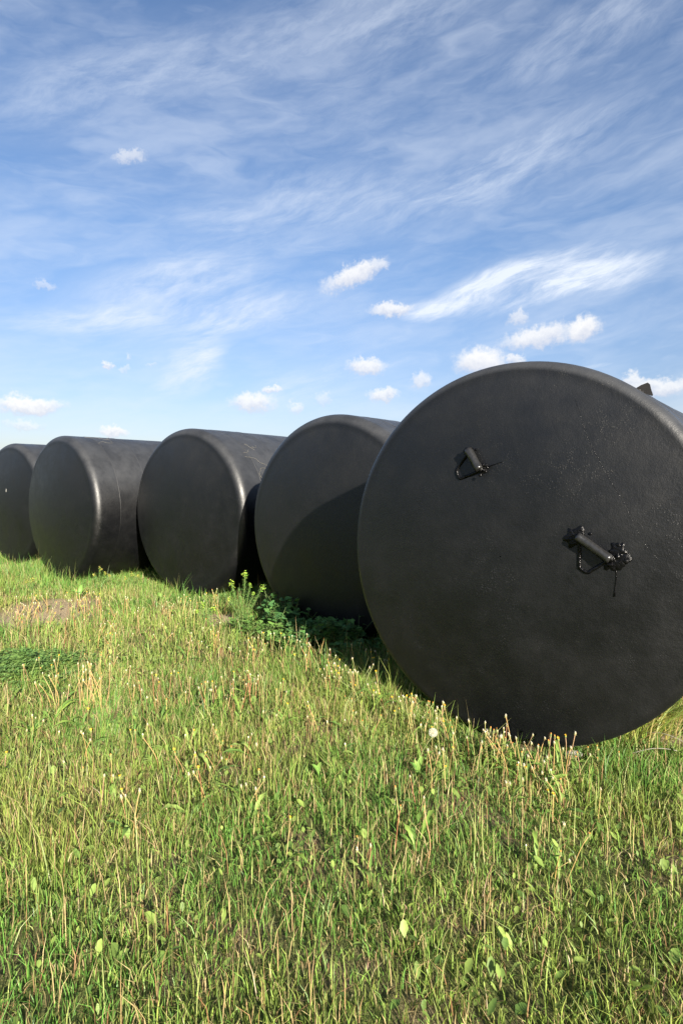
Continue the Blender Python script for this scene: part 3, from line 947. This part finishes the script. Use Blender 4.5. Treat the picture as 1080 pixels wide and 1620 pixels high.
G_D = {
 'edge': ('upright dandelion stalk cluster with spent heads against the foot of the nearest tank', 'dandelions along the foot of the nearest tank'),
 'shade': ('thin dandelion stalks at the edge of the shade before the second tank', 'dandelions at the edge of the shade'),
 'open': ('short dandelion plant gone to seed in the sunny grass nearest the camera', 'dandelions in the foreground grass'),
 'mid': ('tan dandelion stalks in the sunny grass before the third and fourth tanks', 'dandelions in the middle of the meadow'),
}
COUNT = ['no', 'one', 'two', 'three', 'four', 'five', 'six', 'seven', 'eight', 'nine']
KIND_COL = ['tan', 'reddish', 'green', 'tan', 'green', 'green', 'brown', 'tan']
PLACES = [(0.455, 3.36, 'near the white seed clock'), (1.40, 3.53, 'near the pale stone'), (-1.80, 4.22, 'near the dense tan stalk clump'), (-2.78, 5.05, 'near the dark clover patch'),
          (-3.75, 7.55, 'near the bare soil patch'), (-1.12, 6.72, 'near the tall flowering weed'), (-0.66, 4.26, 'near the lone reddish stalk clump'), (1.0, 3.25, 'under the front of the nearest tank'),
          (-2.2, 7.5, 'before the third tank'), (-0.12, 3.15, 'near the bright leafy rosette'), (0.0, 2.0, 'closest to the camera'), (-1.30, 4.30, 'near the straight brown stalks'),
          (0.2, 4.8, 'by the dark long grass'), (-0.3, 5.4, 'at the edge of the shade'), (-2.0, 3.75, 'near the yellowish broad rosette'), (0.3, 4.2, 'beside the flank of the nearest tank'),
          (-1.0, 2.4, 'in sparse grass near the camera'), (-1.5, 5.6, 'in the open meadow middle'), (1.0, 2.4, 'in the grass before the nearest tank')]
def place_of(x, y):
    return min(PLACES, key=lambda p: (p[0] - x) ** 2 + (p[1] - y) ** 2)[2]
def describe(x, y, ks, hs, hm):
    h = max(hm)
    size = 'low' if h < 0.14 else 'short' if h < 0.19 else 'tall' if h < 0.25 else 'high'
    cols = [KIND_COL[k % 8] for k in ks]
    c = max(sorted(set(cols)), key=cols.count)
    hd = ''
    if 5 in hs: hd = ' and yellow head'
    elif 4 in hs: hd = ' and orange bud'
    return '%s dandelion with %s %s stalk%s%s %s' % (size, COUNT[min(len(ks), 9)], c, '' if len(ks) == 1 else 's', hd, place_of(x, y))
G_ALL = 'dandelions gone to seed in the meadow grass'

def dandelion(x, y, ns, hmin, hmax, label, group, rnd, spread=0.03, leaves=4, kinds=None, heads=None, thick=1.0):
    z = float(gh(x, y))
    e = empty('dandelion', (x, y, z), rnd.uniform(0, 6.28))
    ks, hds, hms = [], [], []
    dist = math.hypot(x, y)
    for k in range(leaves):
        link('leaf', ros_me[rnd.randrange(6)], e, (rnd.uniform(-.01, .01), rnd.uniform(-.01, .01), 0.012), (rnd.uniform(-.3, .3), rnd.uniform(-.5, .1), rnd.uniform(0, 6.28)), rnd.uniform(.7, 1.2))
    for k in range(ns):
        j = rnd.choice(kinds) if kinds else rnd.randrange(24)
        h = rnd.uniform(hmin, hmax)
        hi = rnd.choice(heads) if heads else rnd.randrange(8)
        ks.append(j); hds.append(hi); hms.append(h)
        wd = max(0.25, 0.0022 * thick * max(1.0, dist / 5.6) / 0.0078)
        s = link('stalk', stalk_me[j], e, (rnd.gauss(0, spread), rnd.gauss(0, spread), -0.005), (rnd.gauss(0, .11), rnd.gauss(0, .11), rnd.uniform(0, 6.28)), (h, h, h))
        s.scale = (wd, wd, h)
        tip = stalk_tip[j]
        hs = rnd.uniform(0.75, 1.1) * max(1.0, dist / 7.0)
        hd = link('seed_head', head_me[hi], s, (tip.x, tip.y, tip.z - 0.002 / h))
        hd.scale = (hs / wd, hs / wd, hs / h)
    tag(e, label if group is None else describe(x, y, ks, hds, hms), 'dandelion', G_ALL)
    return e

rnd = random.Random(77)
# along the foot of the nearest tank, from the shade edge round to the front
n = 0
while n < 34:
    t = rnd.random()
    bx, by = 0.02 + 1.1 * t, 4.72 - 1.5 * t
    x, y = bx + rnd.gauss(-0.08, 0.13), by + rnd.gauss(-0.09, 0.14)
    if y < 2.95: continue
    hm = rnd.choice((0.14, 0.18, 0.2, 0.24, 0.31))
    dandelion(x, y, rnd.choice((1, 2, 2, 3, 6)), hm * 0.6, hm, *G_D['edge'], rnd, 0.035, 3)
    n += 1
for (x, y, h, k) in [(1.22, 3.27, 0.29, 1), (1.12, 3.30, 0.27, 1), (0.98, 3.34, 0.24, 1), (1.30, 3.28, 0.2, 1), (0.87, 3.30, 0.23, 3), (1.06, 3.24, 0.2, 3)]:
    dandelion(x, y, k, h * 0.92, h, *G_D['edge'], rnd, 0.02, 2, kinds=[0, 3, 4, 7])
for k in range(20):
    t = k / 19
    x = 0.42 + 0.92 * t + rnd.gauss(0, .05); y = 3.72 - 0.50 * t + rnd.gauss(-0.06, .06)
    hm = rnd.choice((0.19, 0.23, 0.27, 0.31))
    dandelion(x, y, rnd.choice((1, 1, 2, 3)), hm * 0.75, hm, *G_D['edge'], rnd, 0.03, 2)
n = 0
while n < 16:
    t = rnd.random()
    x, y = -0.75 + 0.95 * t + rnd.gauss(0, .1), 5.55 - 0.75 * t + rnd.gauss(-0.05, .14)
    dandelion(x, y, rnd.randint(2, 4), 0.15, 0.27, *G_D['shade'], rnd, 0.04, 2)
    n += 1
n = 0
while n < 64:
    y = 1.75 + 3.1 * math.sqrt(rnd.random())
    x = rnd.uniform(-0.58, 0.5) * y
    if x > 0.9 - 0.62 * (y - 3.2) and y > 3.1: continue
    dandelion(x, y, rnd.randint(1, 4), 0.10, 0.24, *G_D['open'], rnd, 0.04, 4 if y < 4 else 3)
    n += 1
n = 0
while n < 46:
    y = rnd.uniform(4.9, 7.8)
    x = rnd.uniform(-0.56, -0.04) * y
    if ((x - CLOVER[0]) / .6) ** 2 + ((y - CLOVER[1]) / .45) ** 2 < 1 or shadow_zone(np.array(x), np.array(y)) > 0.1: continue
    dandelion(x, y, rnd.randint(2, 6), 0.13, 0.29, *G_D['mid'], rnd, 0.06, 2)
    n += 1
TANK_KINDS = [0, 3, 7, 8, 11, 15, 16, 19]
dandelion(-1.80, 4.22, 15, 0.22, 0.36, 'dense clump of tall tan dandelion stalks beside the dark clover patch', None, rnd, 0.055, 3, kinds=TANK_KINDS, thick=1.2)
dandelion(-2.00, 4.14, 6, 0.18, 0.27, 'small tan stalk clump between the clover patch and the tall tan stalks', None, rnd, 0.05, 3, kinds=TANK_KINDS, thick=1.2)
dandelion(-0.66, 4.26, 7, 0.2, 0.30, 'reddish branching dandelion stalks standing alone in the middle foreground', None, rnd, 0.06, 3, kinds=[1, 9, 17], thick=1.2)
dandelion(-1.30, 4.30, 7, 0.16, 0.30, 'straight brown stalks with a yellow flower remnant in the sunny grass', None, rnd, 0.05, 2, kinds=[1, 6, 9, 14], heads=[0, 5], thick=1.1)
dandelion(1.47, 3.34, 6, 0.07, 0.12, 'low dandelion buds tipped orange below the nearest tank', None, rnd, 0.06, 4, heads=[4])

# the white dandelion clock
e = tag(empty('dandelion', (0.455, 3.36, float(gh(0.455, 3.36)))), 'dandelion with one round white seed clock at the foot of the nearest tank', 'dandelion')
h = 0.185
s = link('stalk', stalk_me[4], e, (0, 0, 0), (0.02, -0.02, 0.6), (0.3, 0.3, h))
for k in range(4):
    link('leaf', ros_me[k], e, (0, 0, 0.012), (0.1, -0.3, 1.5 * k + 0.4))
tp = Matrix.LocRotScale(Vector((0, 0, 0)), Euler((0.02, -0.02, 0.6)), Vector((0.3, 0.3, h))) @ stalk_tip[4]
g = Geo()
g.blob((0, 0, 0), (0.005, 0.005, 0.005), (0.35, 0.28, 0.16), 7, 5)
r2 = random.Random(5)
for k in range(230):
    zc_ = 1 - 2 * (k + .5) / 230
    a = k * 2.39996
    d = Vector((math.sqrt(1 - zc_ * zc_) * math.cos(a), math.sqrt(1 - zc_ * zc_) * math.sin(a), zc_))
    t1 = d.orthogonal().normalized(); t2 = d.cross(t1)
    Rr = 0.0265 * r2.uniform(.92, 1.05)
    g.add([d * 0.005 + t1 * 0.0003, d * 0.005 - t1 * 0.0003, d * Rr * 0.86], [(0, 1, 2)], (0.55, 0.5, 0.4))
    for q in range(5):
        b = q * 1.2566 + r2.uniform(-.2, .2)
        o = (t1 * math.cos(b) + t2 * math.sin(b))
        sd = d.cross(o)
        g.add([d * Rr * 0.86 + sd * 0.00045, d * Rr * 0.86 - sd * 0.00045, d * Rr * 1.0 + o * 0.0045], [(0, 1, 2)], (0.86, 0.85, 0.82))
link('seed_clock', g.mesh('seed_clock', M_FLUFF, False), e, tp + Vector((0, 0, 0.022)))

# ------------------------------------------------------------------ leafy weeds in the shade between the tanks
def fan_leaf(seed, col):
    """rounded leaf cut into five lobes, petiole at the origin"""
    rnd = random.Random(seed)
    g = Geo()
    vs = [(0, 0, 0), (0.018, 0, 0.004)]
    n = 21
    for k in range(n):
        t = k / (n - 1)
        a = -2.1 + 4.2 * t
        lobe = 0.68 + 0.32 * abs(math.cos(2.5 * math.pi * (t - 0.5) )) ** 0.7
        r = 0.034 * lobe * (1 - 0.12 * abs(a)) * rnd.uniform(.93, 1.07)
        vs.append((0.020 + r * math.cos(a), r * math.sin(a) * 1.05, 0.004 + 0.22 * r - 4.5 * r * r + rnd.uniform(-.001, .001)))
    fs = [(1, 2 + k, 3 + k) for k in range(n - 1)] + [(0, 1, 2), (0, n + 1, 1)]
    g.add(vs, fs, col)
    return g.mesh('leaf', M_LEAF)
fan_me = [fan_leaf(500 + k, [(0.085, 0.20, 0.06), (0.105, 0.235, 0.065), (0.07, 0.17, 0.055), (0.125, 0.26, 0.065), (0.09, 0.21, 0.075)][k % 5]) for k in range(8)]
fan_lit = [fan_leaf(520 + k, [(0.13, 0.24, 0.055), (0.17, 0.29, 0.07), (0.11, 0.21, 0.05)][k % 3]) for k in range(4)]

def leafy_weed(x, y, hgt, nl, label, group, rnd, meshes, lsc=1.0, name='leafy_weed'):
    z = float(gh(x, y))
    e = tag(empty(name, (x, y, z), rnd.uniform(0, 6.28)), label, 'weed', group)
    g = Geo()
    leaves = []
    nst = max(2, nl // 4)
    for s_ in range(nst):
        a0 = 6.28 * s_ / nst + rnd.uniform(-.4, .4)
        sp = rnd.uniform(0.15, 0.5) * hgt
        top = hgt * rnd.uniform(.7, 1.0)
        pts = [Vector((sp * t * t * math.cos(a0), sp * t * t * math.sin(a0), top * t - 0.004)) for t in (0, .35, .7, 1)]
        g.tube(pts, [0.0032, 0.003, 0.0025, 0.002], 5, (0.11, 0.16, 0.05))
        for k in range(int(math.ceil(nl / nst))):
            t = rnd.uniform(0.35, 1.0)
            p = Vector((sp * t * t * math.cos(a0), sp * t * t * math.sin(a0), top * t))
            a = rnd.uniform(0, 6.28)
            q = p + Vector((math.cos(a), math.sin(a), 0.6)) * rnd.uniform(0.012, 0.04)
            g.tube([p, q], [0.0016, 0.0014], 4, (0.12, 0.18, 0.05), False)
            leaves.append((q, a))
    link('stem', g.mesh('stem', M_LEAF), e)
    for (q, a) in leaves:
        link('leaf', rnd.choice(meshes), e, q, (rnd.gauss(0, .35), rnd.uniform(-.5, .35), a), rnd.uniform(.75, 1.35) * lsc)
    return e

rnd = random.Random(41)
n = 0
SH = ('bluish green lobed weed in the shade between the second tank and the tall flowering weed', 'shaded leafy weeds before the second tank')
while n < 54:
    t = rnd.random()
    x = -0.93 + 1.0 * t + rnd.gauss(0, .12)
    y = 6.86 - 1.05 * t + rnd.gauss(0, .17)
    f_, _n = tank_clear(np.array([x]), np.array([y]))
    if f_[0] < 0.3 and f_[0] < 9: continue
    hh = rnd.uniform(.24, .46) * (1.0 if t < .45 else .76)
    where = 'beside the tall flowering weed' if t < .2 else 'under the curve of the second tank' if t < .5 else 'midway along the shade edge' if t < .8 else 'close to the nearest tank'
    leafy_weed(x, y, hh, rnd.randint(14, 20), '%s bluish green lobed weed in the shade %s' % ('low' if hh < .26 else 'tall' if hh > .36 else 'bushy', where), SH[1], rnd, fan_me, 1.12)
    n += 1
LT = ('bright green lobed weed in the sun just below the tall flowering weed', 'sunlit leafy weeds by the shade edge')
for k in range(22):
    t = rnd.random()
    hh = rnd.uniform(.10, .20)
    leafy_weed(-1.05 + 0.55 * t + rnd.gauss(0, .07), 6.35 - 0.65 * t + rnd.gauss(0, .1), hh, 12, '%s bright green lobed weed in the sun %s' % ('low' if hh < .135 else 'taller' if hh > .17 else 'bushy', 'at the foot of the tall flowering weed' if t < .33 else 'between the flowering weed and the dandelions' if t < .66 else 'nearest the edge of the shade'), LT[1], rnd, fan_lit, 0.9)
NT_ = ('dark leafy weed deep in the shade beside the left flank of the nearest tank', 'weeds in the dark gap beside the nearest tank')
for k in range(8):
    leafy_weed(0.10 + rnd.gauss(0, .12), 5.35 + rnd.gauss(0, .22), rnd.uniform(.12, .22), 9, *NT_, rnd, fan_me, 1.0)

# tall flowering weeds: narrow leaves up the stems, yellow green clusters on top
def spurge(x, y, stems, label, group=None, name='flowering_weed', seed=1, yellow=(0.36, 0.52, 0.07)):
    rnd = random.Random(seed)
    e = tag(empty(name, (x, y, float(gh(x, y)))), label, 'weed', group)
    for (lx, ly, hgt, flower, bare) in stems:
        g = Geo()
        pts = smooth_path([(lx * 0.1, ly * 0.1, -0.01), (lx * 0.35 + rnd.uniform(-.01, .01), ly * 0.4, hgt * .4), (lx * 0.75, ly * 0.75, hgt * .75), (lx, ly, hgt)], 5)
        g.tube(pts, [0.0042 - 0.0022 * k / (len(pts) - 1) for k in range(len(pts))], 6, (0.16, 0.22, 0.075))
        st = link('stem', g.mesh('stem', M_LEAF), e)
        g = Geo()
        nl = int(150 * hgt / 0.5)
        for k in range(nl):
            t = bare + (1 - bare) * k / nl
            f = t * (len(pts) - 1); i0 = min(int(f), len(pts) - 2)
            p = pts[i0].lerp(pts[i0 + 1], f - i0)
            a = k * 2.4 + rnd.uniform(-.4, .4)
            L = rnd.uniform(.026, .056) * (1.15 - .35 * t)
            wv = 0.0042
            d = Vector((math.cos(a), math.sin(a), rnd.uniform(.1, .8))).normalized()
            sd = d.cross(Vector((0, 0, 1))).normalized() * wv
            m_ = p + d * L * .5 + Vector((0, 0, .002))
            tip = p + d * L - Vector((0, 0, L * rnd.uniform(0, .3)))
            c = (rnd.uniform(.17, .27), rnd.uniform(.31, .42), rnd.uniform(.08, .13))
            g.add([p - sd * .5, p + sd * .5, m_ + sd, m_ - sd, tip], [(0, 1, 2, 3), (3, 2, 4)], c)
        o = link('foliage', g.mesh('foliage', M_LEAF), st)
        o['kind'] = 'stuff'
        if flower:
            g = Geo()
            top = pts[-1]
            for k in range(34):
                c = top + Vector((rnd.gauss(0, .016), rnd.gauss(0, .016), rnd.gauss(-0.004, .02))) * flower
                a = rnd.uniform(0, 6.28); r = rnd.uniform(.007, .012)
                nrm = Vector((rnd.gauss(0, .5), rnd.gauss(-.3, .5), 1)).normalized()
                t1 = nrm.orthogonal().normalized(); t2 = nrm.cross(t1)
                vs = [c + (t1 * math.cos(a + q * 1.571) + t2 * math.sin(a + q * 1.571)) * r * (1 if q % 2 else .62) for q in range(4)]
                g.add([c - nrm * .003] + vs, [(0, 1, 2), (0, 2, 3), (0, 3, 4), (0, 4, 1)], tuple(q * rnd.uniform(.75, 1.15) for q in yellow))
            link('flower_cluster', g.mesh('flower_cluster', M_LEAF, False), e)
    return e
spurge(-1.12, 6.72, [(0.03, 0.0, 0.60, 1.0, .2), (-0.12, -.02, 0.48, 1.0, .2), (0.22, 0.02, 0.43, 1.0, .25), (0.08, .04, 0.46, 0.5, .1), (-0.05, .05, 0.42, 0, .1), (0.13, -.05, 0.38, 0.5, .15), (0.16, .08, .32, 0, .1), (-0.02, -.06, .34, 0, .1), (-.16, .04, .3, .4, .1)],
       'tall weed with yellow green flower clusters standing between the second and third tanks', seed=4)
spurge(-1.52, 6.62, [(-0.03, 0, 0.24, .8, .2), (0.09, 0, 0.20, .8, .2), (-.1, .03, .16, 0.5, .2), (.03, .04, .18, 0, .1)], 'short yellow tipped weed at the foot of the third tank, beside the tall one', seed=7)
spurge(-3.72, 9.15, [(0.0, 0, 0.30, .8, .3), (0.08, 0, 0.22, .7, .3), (-.09, .0, .2, .7, .3), (.14, 0, .2, .6, .3)], 'yellow flowered weed at the foot of the fourth tank', seed=8, yellow=(0.42, 0.40, 0.09))
spurge(-3.18, 9.0, [(0.0, 0, 0.22, .8, .3), (0.1, 0, 0.2, .8, .3), (-.1, .0, .16, .6, .3)], 'low yellow flowered weed in the gap between the third and fourth tanks', seed=9, yellow=(0.42, 0.40, 0.09))
spurge(-4.55, 8.75, [(0.0, 0, 0.2, .8, .3), (-.09, .0, .16, .6, .3)], 'small yellow tipped weed before the gap between the fourth and farthest tanks', seed=10, yellow=(0.42, 0.42, 0.09))

# broad leaved docks
dock_me = [lobed_leaf(700 + k, 0.19, 0.034, [(0.16, 0.29, 0.06), (0.21, 0.33, 0.07), (0.12, 0.24, 0.05)][k % 3], .22, False) for k in range(3)]
def dock(x, y, n, sc, label, seed):
    rnd = random.Random(seed)
    e = tag(empty('dock_plant', (x, y, float(gh(x, y)))), label, 'weed')
    for k in range(n):
        link('leaf', dock_me[k % 3], e, (0, 0, 0.0), (rnd.uniform(-.3, .3), rnd.uniform(-.95, -.15), 6.283 * k / n + rnd.uniform(-.3, .3)), sc * rnd.uniform(.7, 1.15))
dock(-3.62, 8.2, 11, 1.0, 'broad leaved green dock plant behind the bare soil patch', 1)
dock(-2.35, 7.75, 9, 0.85, 'pale broad leaved plant in the grass before the third tank', 2)
dock(0.42, 3.2, 5, 0.55, 'lime green broad leaves beneath the white dandelion clock', 3)
dock(-0.12, 3.15, 6, 0.5, 'bright leafy rosette low in the middle of the foreground grass', 4)
dock(-2.0, 3.75, 6, 0.6, 'yellowish broad leaved rosette at the left edge below the clover', 5)

# long pale grass leaning out from under the nearest tank, on its right
def long_grass(x, y, n, label, seed, lean_az, hmin, hmax, spread, cols):
    rnd = random.Random(seed)
    g = Geo()
    for _ in range(n):
        bx, by = rnd.gauss(0, spread), rnd.gauss(0, spread * .6)
        a = lean_az + rnd.gauss(0, .45)
        h = rnd.uniform(hmin, hmax)
        c = tuple(q * rnd.uniform(.8, 1.15) for q in rnd.choice(cols))
        wv = rnd.uniform(.0024, .0042)
        k_ = rnd.uniform(.5, 1.1)
        vs, fs = [], []
        N = 6
        fa = a + 1.57 + rnd.gauss(0, .3)
        for j in range(N + 1):
            t = j / N
            p = Vector((bx + math.cos(a) * h * k_ * t ** 1.5, by + math.sin(a) * h * k_ * t ** 1.5, h * (0.95 * t - 0.55 * k_ * t * t)))
            wj = wv * (1 - t ** 2.5)
            o = Vector((math.cos(fa), math.sin(fa), 0)) * wj
            vs += [p - o, p + o]
        for j in range(N):
            fs.append((2 * j, 2 * j + 1, 2 * j + 3, 2 * j + 2))
        g.add(vs, fs, c)
    o = link('grass_tuft', g.mesh('grass_tuft', M_GRASS), None, (x, y, float(gh(x, y))))
    tag(o, label, 'grass tuft', kind='stuff' if spread >= 0.3 else None)
PALEG = [(0.33, 0.36, 0.09), (0.26, 0.33, 0.07), (0.40, 0.36, 0.15)]
DARKG = [(0.07, 0.14, 0.03), (0.09, 0.17, 0.04), (0.15, 0.17, 0.05)]
long_grass(1.90, 3.80, 230, 'long pale yellow grass leaning out from under the sunny side of the nearest tank', 1, 0.4, 0.18, 0.44, 0.16, PALEG)
long_grass(2.18, 4.05, 180, 'pale long grass farther along the sunny side of the nearest tank', 2, -0.4, 0.16, 0.36, 0.13, PALEG)
long_grass(1.62, 3.60, 110, 'short pale grass fringe under the belly of the nearest tank', 3, -0.9, 0.08, 0.16, 0.12, PALEG + DARKG)
long_grass(0.22, 4.95, 60, 'dark long grass curving up beside the shaded flank of the nearest tank', 4, 2.2, 0.25, 0.48, 0.10, DARKG)
long_grass(-1.62, 7.35, 55, 'arching green grass at the foot of the third tank beside the flowering weed', 5, -0.6, 0.18, 0.34, 0.14, [(0.10, 0.2, 0.04), (0.14, 0.24, 0.05)])
long_grass(-2.5, 7.75, 110, 'lush green grass fringe under the middle of the third tank', 6, -1.6, 0.14, 0.30, 0.30, [(0.10, 0.2, 0.04), (0.14, 0.24, 0.05), (0.08, .17, .04)])
long_grass(-3.9, 8.75, 60, 'green grass fringe under the middle of the fourth tank', 7, -1.2, 0.14, 0.28, 0.30, [(0.10, 0.2, 0.04), (0.16, 0.25, 0.06)])
long_grass(-5.6, 10.2, 70, 'green grass fringe hiding the foot of the farthest tank', 8, -1.2, 0.14, 0.30, 0.35, [(0.12, 0.2, 0.05), (0.2, 0.25, 0.07)])

# loose straws and a pale stone by the nearest tank
def loose_straw(x, y, L, a, label):
    g = Geo()
    g.tube(smooth_path([(0, 0, .03), (L * .35 * math.cos(a), L * .35 * math.sin(a), .075), (L * .7 * math.cos(a + .08), L * .7 * math.sin(a + .08), .07), (L * math.cos(a + .15), L * math.sin(a + .15), .03)], 4), 0.0022, 5)
    tag(link('straw', g.mesh('straw', M_STRAW), None, (x, y, float(gh(x, y)))), label, 'straw')
loose_straw(1.93, 3.78, 0.30, -0.9, 'long loose straw hanging down from the pale grass under the nearest tank')
loose_straw(1.72, 3.48, 0.34, -0.25, 'curved pale straw lying across the grass below the nearest tank')
rnd = random.Random(8)
g = Geo()
g.blob((0, 0, 0.012), (0.055, 0.035, 0.026), (1, 1, 1), 12, 7, 0.12, rnd)
tag(link('stone', g.mesh('stone', M_STONE), None, (1.40, 3.53, float(gh(1.40, 3.53)))), 'small pale flat stone lying under the front of the nearest tank', 'stone')
